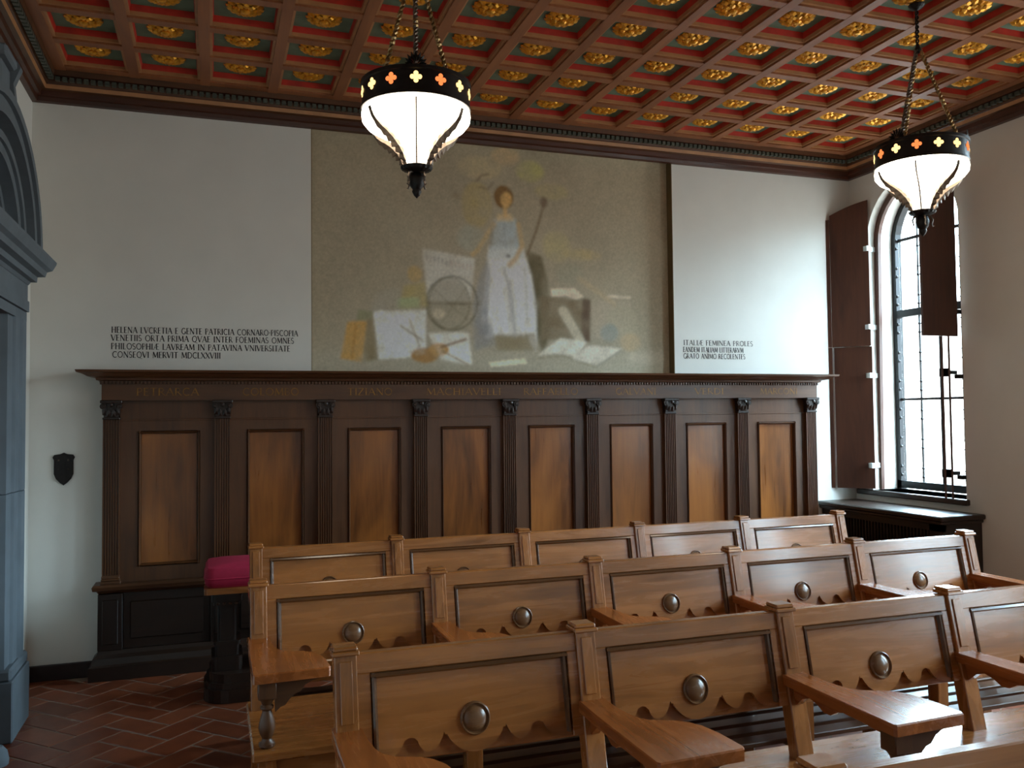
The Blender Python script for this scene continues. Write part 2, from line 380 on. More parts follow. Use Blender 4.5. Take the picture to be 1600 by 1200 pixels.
# ---- ceiling: beams, coffers, rosettes
NX, NY = 14, 18; CX0, CA, CY0, CB = .3851, .4173, -.3823, .4061
ceiling = struct(MB().box(-.15, W + .35, YF - .1, .2, 3.84, 3.97).build('ceiling', 'beam'), 'coffered ceiling painted red and green with gilt rosettes')
BW = .030
for k in range(NX + 1):
    x = CX0 + (k - .5) * CA
    mb = MB().box(x - BW, x + BW, YF, 0, ZB, 3.845).box(x - BW - .015, x + BW + .015, YF, 0, ZB + .012, 3.845, 1)
    mb.build('beam', ['beam', 'lip'], ceiling)
for k in range(NY + 1):
    y = CY0 - (k - .5) * CB
    mb = MB().box(0, W, y - BW, y + BW, ZB + .0015, 3.845).box(0, W, y - BW - .015, y + BW + .015, ZB + .0135, 3.845, 1)
    mb.build('beam', ['beam', 'lip'], ceiling)
hx, hy = CA / 2 - BW - .013, CB / 2 - BW - .013
mb = MB()
lo = [(-hx, -hy), (hx, -hy), (hx, hy), (-hx, hy)]; s1 = .955
mb.add([(a, b, ZB + .02) for a, b in lo] + [(a * s1, b * s1, ZT) for a, b in lo], [(i, (i + 1) % 4, 4 + (i + 1) % 4, 4 + i) for i in range(4)], 0)
mb.add([(a * s1, b * s1, ZT) for a, b in lo], [(0, 1, 2, 3)], 1)
coffer_me = mb.mesh('coffer', ['coffer_red', 'coffer_green'])
def rosette():
    mb = MB()
    def petals(n, r0, r1, wd, z0, z1, z2, off):
        for k in range(n):
            a = 2 * PI * (k + off) / n; ca, sa = math.cos(a), math.sin(a)
            pr = [(r0, 0, z0), ((r0 + r1) / 2, -wd, z0 - .001), ((r0 + r1) / 2, 0, z1), ((r0 + r1) / 2, wd, z0 - .001), (r1, -wd * .75, z2), (r1 * 1.06, 0, z2 + .008), (r1, wd * .75, z2), (r1 * .93, 0, z2 - .008)]
            mb.add([(x * ca - y * sa, x * sa + y * ca, z) for x, y, z in pr], [(0, 1, 2), (0, 2, 3), (1, 4, 7, 2), (2, 7, 6, 3), (4, 5, 7), (7, 5, 6)])
    petals(14, .042, .096, .020, ZT - .014, ZT - .024, ZT - .010, 0)
    petals(10, .018, .064, .018, ZT - .024, ZT - .034, ZT - .024, .5)
    mb.lathe([(.090, ZT), (.080, ZT - .011), (.05, ZT - .015)], 20)
    mb.lathe([(.024, ZT - .015), (.026, ZT - .032), (.016, ZT - .040), (0, ZT - .043)], 10)
    return mb.mesh('rosette', 'gilding')
ros_me = rosette()
for i in range(NX):
    for j in range(NY):
        c_ = ob('coffer', coffer_me, ceiling, (CX0 + i * CA, CY0 - j * CB, 0))
        r_ = ob('rosette', ros_me, c_, (0, 0, 0), random.choice((0, .1, .2, .3)))
# crown cornice
prof = [(0, ZC), (.030, ZC + .004), (.036, ZC + .028), (.055, ZC + .034), (.060, ZC + .062), (.085, ZC + .068), (.092, ZC + .092), (.100, ZC + .096), (.108, ZC + .130), (.140, ZC + .136), (.146, ZC + .172), (.166, ZC + .180), (.178, ZC + .192), (.178, 3.80), (0, 3.80)]
mis = [0, 0, 0, 0, 1, 2, 0, 1, 0, 1, 0, 3, 3, 0]
trim = MB().sweep(prof, [(0, 0), (W, 0), (W, YF), (0, YF)], True, -1, 0, mis).build('trim_1', ['cornice_x', 'panel_x', 'lip', 'band_green'])
struct(trim, 'stepped brown and green crown cornice under the coffered ceiling')
mb = MB()
n = 150
for k in range(n):
    x = .16 + (W - .32) * k / (n - 1)
    mb.box(x - .013, x + .013, -.140, -.112, ZC + .104, ZC + .128, 0)
for k in range(n):
    y = -.16 - 7 * k / (n - 1)
    mb.box(W - .140, W - .112, y - .015, y + .015, ZC + .104, ZC + .128, 0); mb.box(.112, .140, y - .015, y + .015, ZC + .104, ZC + .128, 0)
o = mb.build('leaf_moulding', 'band_green', trim); o['kind'] = 'stuff'; o['label'] = 'grey green carved moulding band'

# ---- windows
def window(n, yc, shutters):
    fr = MB(); XF = W + .28; fw = .045
    def arch_band(r0, r1, xa, xb, mi=0, z0=WZ0):
        a = arc(yc, WSP, r1, 0, 180, 18); b = arc(yc, WSP, r0, 0, 180, 18)
        A = [(yc + r1, z0)] + a + [(yc - r1, z0)]; B = [(yc + r0, z0)] + b + [(yc - r0, z0)]
        for i in range(len(A) - 1):
            q = [A[i], A[i + 1], B[i + 1], B[i]]; fr.prism(q, 'x', xa, xb, mi)
    arch_band(WR - fw, WR, XF - .03, XF + .03)
    fr.box(XF - .03, XF + .03, yc - WR, yc + WR, WZ0 + .01, WZ0 + .07)
    root = struct(fr.build('window_%d' % n, 'frame_iron'), 'arched window with black iron bars and wooden shutters' if shutters else 'arched window with black iron bars assumed further along the wall, out of view, for daylight')
    zs = [1.68, 2.39, WSP + .02]
    for z, t in zip(zs, (.010, .030, .012)): MB().box(XF - t, XF + t * .6, yc - WR + .03, yc + WR - .03, z - t, z + t).build('transom', 'frame_iron', root)
    cols = [yc + WR - .045 - (2 * WR - .09) * k / 4 for k in (0, 1, 2, 3, 4)]
    bar = MB(); path = []
    for k in (1, 2, 3):
        b = MB(); z = WZ0 + .06; top = WSP + math.sqrt(max(.01, (WR - .03) ** 2 - (cols[k] - yc) ** 2))
        t = .006 if k != 2 else .010
        b.box(XF - t, XF + t, cols[k] - t, cols[k] + t, z, top)
        q = z + .05
        while q < top - .05:
            for dz in (0, .07): b.lathe([(0, -.020), (.016, 0), (0, .020)], 6, (XF, cols[k], q + dz))
            q += .235
        b.build('iron_bar', 'frame_iron', root)
    for s in (1, -1):                               # knots along the frame edge
        b = MB(); q = WZ0 + .12
        while q < WSP:
            for dz in (0, .07): b.lathe([(0, -.016), (.016, 0), (0, .016)], 6, (XF - .02, yc + s * (WR - fw), q + dz))
            q += .235
        b.build('knot_border', 'frame_iron', root)
    lev = [WZ0 + .07] + zs
    for r in range(3):
        for k in range(4):
            MB().box(XF + .004, XF + .008, cols[k + 1] + .004, cols[k] - .004, lev[r] + .004, lev[r + 1] - .004).build('pane', 'window_glass', root)
    pts = arc(yc, WSP + .03, WR - fw, 0, 180, 16); MB().prism(pts, 'x', XF + .004, XF + .008).build('pane', 'window_glass', root)
    # sill and brown arched shutter stop
    MB().box(W - .035, XF, yc - WR - .03, yc + WR + .16 if n == 1 else yc + WR + .03, WZ0 - .042, WZ0, 0, .006).build('sill', 'dark_x', root)
    st = MB(); fr2 = fr; fr = st
    a = arc(yc, WSP, WR - .001, 0, 180, 18); b = arc(yc, WSP, WR - .05, 0, 180, 18)
    A = [(yc + WR - .001, WZ0)] + a + [(yc - WR + .001, WZ0)]; B = [(yc + WR - .02, WZ0)] + b + [(yc - WR + .02, WZ0)]
    for i in range(len(A) - 1): st.prism([A[i], A[i + 1], B[i + 1], B[i]], 'x', W + .07, W + .10)
    st.build('shutter_stop', 'shutter_z', root)
    return root, XF
win1, XF = window(1, WINS[0], True)
window(2, WINS[1], False); window(3, WINS[2], False); window(4, WINS[3], False)
# far shutters (upper with rising top, lower), standing out from the far jamb
yh = WINS[0] + WR - .04
def leaf(poly, y0, y1, name='shutter'):
    return MB().prism(poly, 'y', y0, y1).build(name, 'shutter_z', win1)
H0 = Vector((6.178, yh)); H1 = Vector((5.972, -.022)); HD = (H1 - H0); HN = Vector((HD.y, -HD.x)).normalized()
def lay_leaf(poly, th, off, name='shutter'):        # poly in (fraction along the leaf, z)
    mb = MB(); n = len(poly); f = [H0 + HD * t + HN * off for t, z in poly]; g = [q + HN * th for q in f]
    mb.add([(q.x, q.y, z) for q, (t, z) in zip(f, poly)] + [(q.x, q.y, z) for q, (t, z) in zip(g, poly)], [tuple(range(n)), tuple(range(n, 2 * n))] + [(i, (i + 1) % n, n + (i + 1) % n, n + i) for i in range(n)])
    return mb.build(name, 'shutter_z', win1)
lay_leaf([(1.0, 2.125), (0, 2.125)] + [(k / 8, 3.335 - .05 * k / 8 - .05 * (k / 8) ** 2) for k in range(9)], .022, 0)
lay_leaf([(.96, WZ0 + .01), (-.02, WZ0 + .01), (-.02, 2.12), (.96, 2.12)], .022, .012)
for z0, z1 in ((2.125, 3.2), (WZ0 + .01, 2.12)):            # narrow folded leaf behind the first
    lay_leaf([(1.10, z0), (1.01, z0), (1.01, z1), (1.10, z1)], .018, -.004)
for z in (1.14, 1.88, 2.28, 2.93):
    MB().box(6.15, 6.30, yh + .028, yh + .036, z - .02, z + .02).box(6.15, 6.175, yh - .012, yh + .036, z - .02, z + .02).build('hinge', 'white_metal', win1)
# near shutters: upper leaf stands out, lower leaf folded edge-on with strap hinges
yn = WINS[0] - WR
topn = [(6.155 - .315 * k / 8, 3.30 - .2 * (.315 * k / 8) - .4 * (.315 * k / 8) ** 2) for k in range(9)]
leaf([(5.84, 2.12), (6.155, 2.12)] + topn, yn - .010, yn + .012)
dv = Vector((4.98, 4.82)).normalized(); nv = Vector((-dv.y, dv.x))
for off in (0, .060):
    mb = MB(); a = Vector((6.03, yn + .02)) + nv * -off * .75
    b = a + dv * .26
    q = [a + nv * .007, a - nv * .007, b - nv * .007, b + nv * .007]
    mb.prism([(t.x, t.y) for t in q], 'z', WZ0 + .012, 2.12); mb.build('shutter', 'shutter_z', win1)
for z in (1.13, 1.86, 2.33):
    mb = MB(); a = Vector((6.10, yn + .06))
    mb.box(6.09, 6.18, yn + .03, yn + .045, z - .014, z + .014).box(6.16, 6.22, yn - .004, yn + .04, z - .045, z - .015).box(6.07, 6.10, yn + .02, yn + .09, z - .03, z + .03)
    mb.build('strap_hinge', 'frame_iron', win1)

# ---- stone doorway on the left wall
YD0, YD1 = -.70, -2.30; YDC = -1.50; JW = .40; XJ = .12
door = struct(ob('door_1', None), 'grey stone doorway with arched pediment on the left wall')
door.location = (0, YDC, 0)
def dpart(mb, name, mat='stone'):
    return mb.build(name, mat, door, (0, -YDC, 0))
for s, (a, b) in enumerate(((YD0, YD0 - JW), (YD1, YD1 + JW))):
    d = -1 if b < a else 1
    prof = [(0, 0), (.105, 0), (.105, .06), (.12, .07), (.12, .16), (.108, .17), (.108, .27), (.095, .28), (.095, .39), (.06, JW), (0, JW)]
    mb = MB()
    mb.prism([(x, a + d * t) for x, t in prof], 'z', .36, 1.215); mb.prism([(x, a + d * t) for x, t in prof], 'z', 1.219, 2.115)
    dpart(mb, 'jamb')
    dpart(MB().box(0, .135, a - d * .012, b, .002, .30, 0, .006).box(0, .128, a - d * .006, b, .30, .36, 0, .012), 'plinth')
dpart(MB().box(0, .108, YD1, YD0, 2.115, 2.165).box(0, .120, YD1, YD0, 2.168, 2.225).box(0, .112, YD1, YD0, 2.228, 2.315), 'lintel')
prof = [(0, 2.315), (.115, 2.315), (.125, 2.332), (.150, 2.336), (.152, 2.365), (.185, 2.372), (.192, 2.400), (.215, 2.412), (.232, 2.450), (.234, 2.462), (0, 2.475)]
o_ = MB()
path = [(0, YD0), (0.0001, YD0)]
c0 = [(o - .115 if o else -.115, z) for o, z in prof]
o_.sweep([(max(o - .115, -.11), z) for o, z in prof], [(0, YD0), (.115, YD0), (.115, YD1), (0, YD1)], False, 1)
dpart(o_, 'cornice')
AZ, AA, AB = 2.47, .79, .62
def aband(a0, a1, x1, name):
    mb = MB(); n = 28
    for i in range(n):
        t0, t1 = PI * i / n, PI * (i + 1) / n
        P = lambda t, a: (YDC + AA * a * math.cos(t), AZ + AB * a * math.sin(t) + .002)
        mb.prism([P(t0, a1), P(t1, a1), P(t1, a0), P(t0, a0)], 'x', 0, x1)
    dpart(mb, name)
for a0, a1, x1 in ((.93, 1.0, .185), (.87, .93, .165), (.80, .87, .175), (.70, .80, .10), (.64, .70, .15), (.56, .64, .135), (.50, .56, .08)): aband(a0, a1, x1, 'archivolt')
dpart(MB().prism(arc(YDC, AZ, AA * .51, 0, 180, 24, AB * .51), 'x', 0, .05), 'tympanum')
mb = MB().box(0, .16, YDC - .10, YDC + .10, 3.07, 3.22, 0, .01).box(0, .19, YDC - .14, YDC + .14, 3.22, 3.27, 0, .012)
mb.prism([(.12, 3.27), (.19, 3.27), (.205, 3.24), (.175, 3.16), (.185, 3.06), (.12, 3.06)], 'y', YDC + .07, YDC + .12); dpart(mb, 'finial_block')
dl = MB().box(-.02, .035, YD1 + JW, YD0 - JW, 0.005, 2.115)
for k in range(3): dl.box(.033, .048, YD1 + JW + .1, YD0 - JW - .1, .2 + .62 * k, .72 + .62 * k, 0, .006)
dpart(dl, 'door_leaf', 'dark_z')
tag(MB().lathe([(.055, 0), (.058, .02), (.05, .06), (.03, .085), (0, .092)], 16).build('door_stop', 'stone', None, (.118, -1.37, 0), True), 'low rounded grey stop on the floor by the stone doorway', 'door stop')

# ================================================================== MURAL
def paint():
    gx, gz = 480, 290; XA, XB, ZA, ZBt = MX0 + .004, MX1 - .004, MZ0, ZC + .03
    X, Z = np.meshgrid(np.linspace(XA, XB, gx), np.linspace(ZA, ZBt, gz)); C = np.zeros((gz, gx, 3))
    G = 3.8
    def col(c): return np.array(lin(c)) * G
    def P(u, v): q = unp(u, v, 1, MD); return (q.x, q.z)
    def lown(k, seed):
        r = np.random.default_rng(seed).random((k + 2, int(k * 1.7) + 2)); zi = np.linspace(0, k, gz); xi = np.linspace(0, int(k * 1.7), gx)
        z0 = zi.astype(int); x0 = xi.astype(int); fz = (zi - z0)[:, None]; fx = (xi - x0)[None]; fz = fz * fz * (3 - 2 * fz); fx = fx * fx * (3 - 2 * fx)
        a = r[z0][:, x0]; b = r[z0][:, x0 + 1]; c = r[z0 + 1][:, x0]; d = r[z0 + 1][:, x0 + 1]
        return (a * (1 - fx) + b * fx) * (1 - fz) + (c * (1 - fx) + d * fx) * fz
    N = .5 * lown(5, 1) + .3 * lown(12, 2) + .2 * lown(34, 3); N2 = .5 * lown(9, 5) + .5 * lown(60, 6); FN = lown(120, 8); N3 = lown(24, 21)
    C[:] = col((104, 97, 82)); C *= (.88 + .24 * N[..., None]); C += (N2[..., None] - .5) * np.array([.05, .045, .03])
    top = np.clip((Z - 2.9) / .7, 0, 1)[..., None]; C = C * (1 - .10 * top * np.array([.6, 1, 1.4]))
    def blur(M, n):
        for _ in range(n):
            M = (np.roll(M, 1, 0) + np.roll(M, -1, 0) + 2 * M) / 4; M = (np.roll(M, 1, 1) + np.roll(M, -1, 1) + 2 * M) / 4
        return M
    def lay(M, c, a, soft=3, tex=.25):
        nonlocal C
        M = blur(M.astype(float), soft + 2) * a * (1 - (tex + .3) + (tex + .3) * 2 * np.clip((.6 * N3 + .3 * N2 + .1 * FN - .5) * .9 + .5, 0, 1)); M = np.clip(M, 0, 1)[..., None]
        C = C * (1 - M) + col(c) * M
    def poly(pts, c, a=.8, soft=3, tex=.25):
        q = [P(*t) for t in pts]; M = np.zeros(X.shape, bool)
        for (x0, z0), (x1, z1) in zip(q, q[1:] + q[:1]):
            if z0 == z1: continue
            M ^= ((Z > z0) != (Z > z1)) & (X < (x1 - x0) * (Z - z0) / (z1 - z0) + x0)
        lay(M, c, a, soft, tex)
    def oval(u, v, ru, rv, c, a=.8, soft=3, tex=.25):
        x, z = P(u, v); k = P(u + ru, v)[0] - x; l = z - P(u, v + rv)[1]
        lay(((X - x) / k) ** 2 + ((Z - z) / l) ** 2 < 1, c, a, soft, tex)
    def line(pts, wpx, c, a=.8, soft=1, tex=.1):
        q = [P(*t) for t in pts]; M = np.zeros(X.shape, bool); hw = wpx / 400
        for (x0, z0), (x1, z1) in zip(q[:-1], q[1:]):
            dx, dz = x1 - x0, z1 - z0; t = np.clip(((X - x0) * dx + (Z - z0) * dz) / (dx * dx + dz * dz + 1e-9), 0, 1)
            M |= (X - x0 - t * dx) ** 2 + (Z - z0 - t * dz) ** 2 < hw * hw
        lay(M, c, a, soft, tex)
    def ring(u, v, ru, rv, wpx, c, a=.8): line([(u + ru * math.cos(t), v + rv * math.sin(t)) for t in np.linspace(0, 2 * PI, 40)], wpx, c, a)
    # ground ledge and hazy floor
    poly([(486, 548), (1056, 548), (1058, 592), (484, 588)], (112, 106, 92), .5, 14)
    # pale cloud shapes around the head
    for u, v, ru, rv, c, a in ((750, 262, 34, 18, (120, 108, 82), .5), (790, 244, 22, 14, (128, 108, 78), .5), (745, 320, 24, 36, (110, 98, 66), .55), (828, 268, 22, 16, (112, 108, 68), .6),
                               (862, 300, 26, 12, (112, 104, 72), .5), (735, 372, 22, 20, (104, 106, 96), .5), (870, 385, 22, 24, (116, 108, 78), .5), (910, 398, 30, 8, (118, 106, 72), .5), (712, 306, 8, 4, (92, 82, 66), .7)):
        oval(u, v, ru, rv, c, a, 8, .5)
    line([(746, 282), (752, 274), (764, 272)], 2.5, (70, 55, 48), .7); line([(750, 292), (762, 296), (770, 286)], 2.5, (74, 60, 50), .6)
    # dark drapery behind, staff
    poly([(822, 392), (846, 400), (856, 440), (860, 520), (848, 556), (836, 520)], (66, 60, 44), .8, 6)
    line([(852, 312), (838, 360), (824, 398)], 4, (78, 66, 50), .75); oval(849, 316, 6, 9, (72, 60, 48), .8)
    # standing figure: dress, bodice, arms, head
    poly([(764, 384), (816, 386), (830, 430), (838, 480), (838, 552), (822, 520), (806, 528), (780, 522), (760, 530), (752, 500), (758, 440)], (142, 142, 138), .85, 4)
    poly([(750, 430), (764, 400), (760, 470), (764, 520), (748, 524), (738, 480)], (92, 92, 92), .7, 6)
    line([(776, 430), (782, 470), (790, 516)], 7, (172, 170, 164), .7, 4); line([(806, 430), (812, 480), (818, 524)], 6, (160, 158, 152), .6, 4)
    line([(796, 440), (798, 500)], 5, (108, 106, 104), .6, 4); line([(826, 430), (832, 540)], 5, (150, 148, 142), .6, 4)
    poly([(772, 342), (806, 342), (812, 388), (768, 390)], (112, 118, 118), .85, 3); poly([(766, 384), (816, 386), (820, 404), (760, 404)], (124, 128, 126), .7, 4)
    line([(772, 350), (758, 372), (744, 394), (738, 398)], 7, (122, 106, 76), .8, 2); line([(810, 350), (816, 384), (806, 404), (796, 414)], 7, (122, 106, 78), .8, 2)
    poly([(778, 334), (798, 334), (804, 346), (774, 346)], (138, 122, 92), .7, 3)
    line([(770, 352), (766, 388)], 3, (84, 86, 84), .6, 2); line([(788, 348), (790, 386)], 2, (90, 94, 94), .6, 2); line([(764, 420), (758, 520)], 5, (96, 96, 96), .7, 4); line([(788, 420), (800, 470), (804, 520)], 4, (104, 104, 102), .7, 3); line([(820, 420), (824, 500)], 4, (112, 112, 110), .6, 3); oval(794, 400, 4, 3, (70, 66, 60), .7, 1)
    oval(787, 308, 15, 18, (80, 60, 36), .95, 2); oval(791, 312, 9, 12, (132, 106, 66), .8, 2); line([(790, 322), (789, 336)], 7, (134, 110, 72), .7, 2)
    # folio with lettering, ringed globe
    poly([(660, 388), (742, 404), (736, 470), (668, 470)], (130, 128, 120), .8, 2)
    for k in range(7): line([(667 + 6 * k, 399 + 1.3 * k), (667 + 6 * k, 407 + 1.3 * k)], 1.3, (72, 66, 60), .75)
    for k in range(6): line([(706 + 6 * k, 408 + 1.2 * k), (706 + 6 * k, 415 + 1.2 * k)], 1.2, (104, 78, 64), .6)
    oval(702, 476, 34, 40, (98, 92, 78), .6, 4)
    ring(706, 474, 40, 42, 2.4, (62, 58, 44), .85); ring(702, 474, 32, 40, 1.8, (72, 66, 50), .8); line([(666, 474), (750, 475)], 1.8, (62, 56, 44), .85)
    line([(672, 446), (730, 500)], 1.4, (76, 70, 54), .7); line([(690, 505), (728, 450)], 1.2, (80, 74, 58), .6); oval(686, 490, 10, 8, (130, 122, 104), .6)
    # crouched shape, books, folios on the left
    oval(648, 428, 12, 13, (118, 100, 66), .75, 3); poly([(630, 446), (664, 440), (668, 480), (624, 482)], (110, 100, 68), .7, 4); poly([(620, 466), (656, 464), (656, 482), (618, 482)], (104, 112, 84), .7, 3)
    poly([(586, 458), (626, 448), (622, 484), (580, 486)], (108, 104, 92), .6, 6)
    poly([(583, 486), (666, 484), (666, 556), (592, 562)], (144, 144, 138), .88, 2); poly([(560, 484), (582, 486), (582, 500), (556, 502)], (92, 90, 70), .8, 2)
    poly([(543, 502), (575, 502), (566, 566), (532, 560)], (122, 96, 56), .9, 2); poly([(574, 498), (582, 500), (590, 562), (566, 566)], (88, 78, 58), .8, 3); line([(556, 506), (550, 560)], 2, (104, 72, 30), .7)
    # viol and bow
    poly([(668, 520), (732, 520), (738, 570), (690, 562)], (150, 148, 140), .75, 3)
    oval(664, 555, 22, 12, (106, 80, 48), .92, 2); oval(686, 546, 16, 10, (118, 92, 58), .9, 2); line([(690, 542), (728, 530)], 4, (84, 64, 44), .9); line([(626, 509), (660, 532)], 2.2, (74, 60, 40), .8); line([(640, 500), (656, 542)], 1.8, (84, 68, 40), .8); line([(690, 548), (732, 570)], 2.4, (92, 76, 54), .8)
    poly([(764, 566), (820, 560), (824, 568), (768, 573)], (160, 152, 128), .8, 1)
    poly([(738, 500), (768, 505), (776, 540), (742, 548)], (88, 86, 84), .6, 6); poly([(772, 524), (836, 520), (840, 548), (776, 548)], (88, 78, 58), .7, 5)
    # column, scroll, open book and globe on the right
    poly([(846, 462), (920, 470), (920, 534), (846, 530)], (80, 70, 54), .8, 4); poly([(910, 466), (924, 468), (922, 534), (908, 534)], (62, 50, 40), .8, 3); poly([(924, 468), (986, 472), (984, 530), (924, 530)], (110, 102, 88), .7, 4)
    poly([(860, 451), (898, 450), (912, 464), (900, 468), (886, 462), (862, 463)], (146, 136, 120), .88, 1); line([(950, 463), (984, 465)], 4, (134, 126, 112), .8)
    line([(880, 486), (894, 510), (906, 532)], 15, (128, 122, 106), .85, 3); oval(972, 504, 24, 28, (106, 100, 84), .7, 5); oval(952, 520, 14, 14, (88, 92, 88), .7, 5)
    oval(890, 428, 20, 16, (98, 96, 82), .5, 8); line([(905, 436), (940, 460), (960, 476)], 8, (118, 106, 84), .6, 4)
    poly([(838, 556), (876, 528), (918, 534), (900, 556), (868, 552)], (140, 136, 124), .85, 2); poly([(896, 556), (920, 540), (974, 544), (934, 570), (896, 562)], (136, 130, 118), .85, 2); line([(934, 572), (970, 548)], 2.4, (92, 88, 78), .8)
    oval(985, 535, 16, 14, (120, 104, 80), .6, 5); oval(1010, 558, 30, 10, (120, 112, 98), .5, 6)
    line([(838, 560), (880, 556), (930, 574)], 2, (84, 76, 58), .6)
    C *= (.94 + .12 * FN[..., None]) * (.95 + .1 * lown(200, 12)[..., None])
    C = np.clip(C, .01, .9)
    me = bpy.data.meshes.new('mural'); vs = np.stack([X.ravel(), np.full(X.size, MD), Z.ravel()], 1)
    ii = (np.arange(gz - 1)[:, None] * gx + np.arange(gx - 1)[None]).ravel(); fc = np.stack([ii, ii + 1, ii + gx + 1, ii + gx], 1)
    me.vertices.add(len(vs)); me.vertices.foreach_set('co', vs.ravel()); me.loops.add(fc.size); me.loops.foreach_set('vertex_index', fc.ravel().astype(np.int32))
    me.polygons.add(len(fc)); me.polygons.foreach_set('loop_start', (np.arange(len(fc)) * 4).astype(np.int32)); me.update(calc_edges=True); me.validate()
    at = me.color_attributes.new('paint', 'FLOAT_COLOR', 'POINT'); at.data.foreach_set('color', np.concatenate([C.reshape(-1, 3), np.ones((X.size, 1))], 1).astype(np.float32).ravel())
    me.materials.append(MATS['mural_paint']); return me
mural = tag(ob('mural', paint()), 'faded tan mural of a robed figure among books and a ringed globe', 'mural')

# inscriptions on the plaster
for t, u0, v0, u1, v1 in (('HELENA LVCRETIA E GENTE PATRICIA CORNARO·PISCOPIA', 174, 520.5, 466, 524.5), ('VENETIIS ORTA PRIMA QVAE INTER FOEMINAS OMNES', 173.5, 533, 460, 536), ('PHILOSOPHIÆ LAVREAM IN PATAVINA VNIVERSITATE', 173.5, 546, 454, 548.5), ('CONSEQVI MERVIT MDCLXXVIII', 175.5, 558.5, 345.5, 560),
                          ('ITALIÆ FEMINEA PROLES', 1068, 539.5, 1177, 540.5), ('EANDEM ITALIAM LITTERARVM', 1067.5, 550, 1162, 551), ('GRATO ANIMO RECOLENTES', 1068, 560, 1165, 561)):
    text_px('inscription_line', t, u0, v0, u1, v1, 9.2 if u0 < 900 else 7.6, -.0012, 'ink', wall_back)

# shield plaque
mb = MB(); sh = [(-.052, .088), (-.02, .092), (0, .101), (.02, .092), (.052, .088), (.062, .072), (.054, .055), (.054, -.03), (.042, -.06), (.02, -.085), (0, -.1), (-.02, -.085), (-.042, -.06), (-.054, -.03), (-.054, .055), (-.062, .072)]
mb.prism(sh, 'y', -.012, 0); mb.prism([(a * .84, b * .84) for a, b in sh], 'y', -.019, -.011)
pl = tag(mb.build('shield_plaque', 'plaque', None, (.193, 0, 1.281)), 'small dark heraldic shield plaque on the white wall', 'plaque')
MB().prism([(-.008, .04), (.008, .04), (.012, -.05), (0, -.06), (-.012, -.05)], 'y', -.024, -.018).box(-.03, .03, -.023, -.018, -.012, .004).build('relief', 'plaque', pl)
for a in (-1, 1):
    for b in (.055, 0): MB().lathe([(.006, 0), (.005, .004), (0, .006)], 8, fn=lambda x, y, z: (x, -.018 - z, y)).build('stud', 'leaf_iron', pl, (a * .026, 0, b))

# ================================================================== WOOD PANELLING
PX0, PW = .4694, .6504; PXL, PXR = PX0 - .055, PX0 + 8 * PW + .055
pan = tag(ob('wood_panelling', None, None, (PX0, 0, 0)), 'dark carved wood wall panelling with fluted pilasters and gilt names', 'panelling')
def pp(mb, name, mat, parent=pan, smooth=False): return mb.build(name, mat, parent, (-PX0, 0, 0) if parent is pan else (0, 0, 0), smooth)
def stepped(prof): return MB().sweep([(o, z) for o, z in prof], [(PXL, 0), (PXL, -.10), (PXR, -.10), (PXR, 0)], False, -1)
pp(MB().box(PXL + .01, PXR - .01, -.06, -.001, .1, 1.82), 'backing', 'panel_z')
pp(stepped([(0, 1.800), (.010, 1.800), (.014, 1.822), (.030, 1.826), (.034, 1.840), (.075, 1.848), (.105, 1.866), (.130, 1.872), (.135, 1.886), (-.09, 1.888)]), 'cornice', 'panel_x')
fz = pp(MB().box(PXL, PXR, -.118, -.001, 1.700, 1.802), 'frieze', 'panel_x')
mb = MB(); k = PXL
while k < PXR: mb.box(k, k + .012, -.130, -.116, 1.803, 1.820); k += .0222
o = pp(mb, 'dentil_row', 'panel_x'); o['kind'] = 'stuff'
for t, u0, u1 in (('PETRARCA', 213, 312), ('COLOMBO', 379, 468), ('TIZIANO', 543, 614), ('MACHIAVELLI', 666, 784), ('RAFFAELLO', 818, 904), ('GALVANI', 962, 1026), ('VERDI', 1086, 1132), ('MARCONI', 1188, 1247)):
    a = unp(u0, 617, 1, -.119); b = unp(u1, 617, 1, -.119)
    pp(text_mesh(t, a.x, b.x, 1.731, .046, -.1195), 'gilt_name', 'gilt_letter')
pp(stepped([(0, .515), (.012, .520), (.022, .534), (.042, .540), (.046, .562), (.038, .574), (-.09, .576)]), 'dado_cap', 'panel_x')
pp(stepped([(0, .002), (.060, .002), (.060, .085), (.048, .095), (.040, .130), (.020, .150), (.012, .172), (-.09, .174)]), 'base', 'dark_x')
# pilaster
hw = .048; pr = [(-hw, -.06), (-hw, -.112)]; nf = 6; st_ = 2 * (hw - .004) / nf
for k in range(nf):
    a = -hw + .004 + k * st_; pr += [(a + .002, -.112), (a + .004, -.104), (a + st_ - .004, -.104), (a + st_ - .002, -.112)]
pr += [(hw, -.112), (hw, -.06)]
pil_me = MB().prism(pr, 'z', .625, 1.585).mesh('pilaster', 'panel_z')
mb = MB()
mb.box(-.05, .05, -.122, -.06, 1.582, 1.596, 0, .003); mb.prism([(-.042, 1.596), (.042, 1.596), (.052, 1.682), (-.052, 1.682)], 'y', -.118, -.06)
mb.box(-.062, .062, -.142, -.06, 1.682, 1.702, 0, .004)
for s in (-1, 1):
    mb.lathe([(0, .022), (.010, .021), (.014, .012), (.020, .012), (.020, -.02), (0, -.02)], 10, fn=lambda x, y, z, s=s: (s * .044 + x, -.128 - z * .6, 1.664 + y))
    for k in range(2):
        cx = s * (.014 + .024 * k); zb = 1.598 + .012 * k
        mb.add([(cx - .012, -.118, zb), (cx + .012, -.118, zb), (cx + .014, -.128, zb + .03), (cx, -.140, zb + .048), (cx - .014, -.128, zb + .03), (cx, -.134, zb + .02)], [(0, 1, 5), (1, 2, 5), (2, 3, 5), (3, 4, 5), (4, 0, 5)])
mb.lathe([(.014, 0), (.012, .008), (0, .012)], 8, fn=lambda x, y, z: (x, -.142 - z, 1.672 + y))
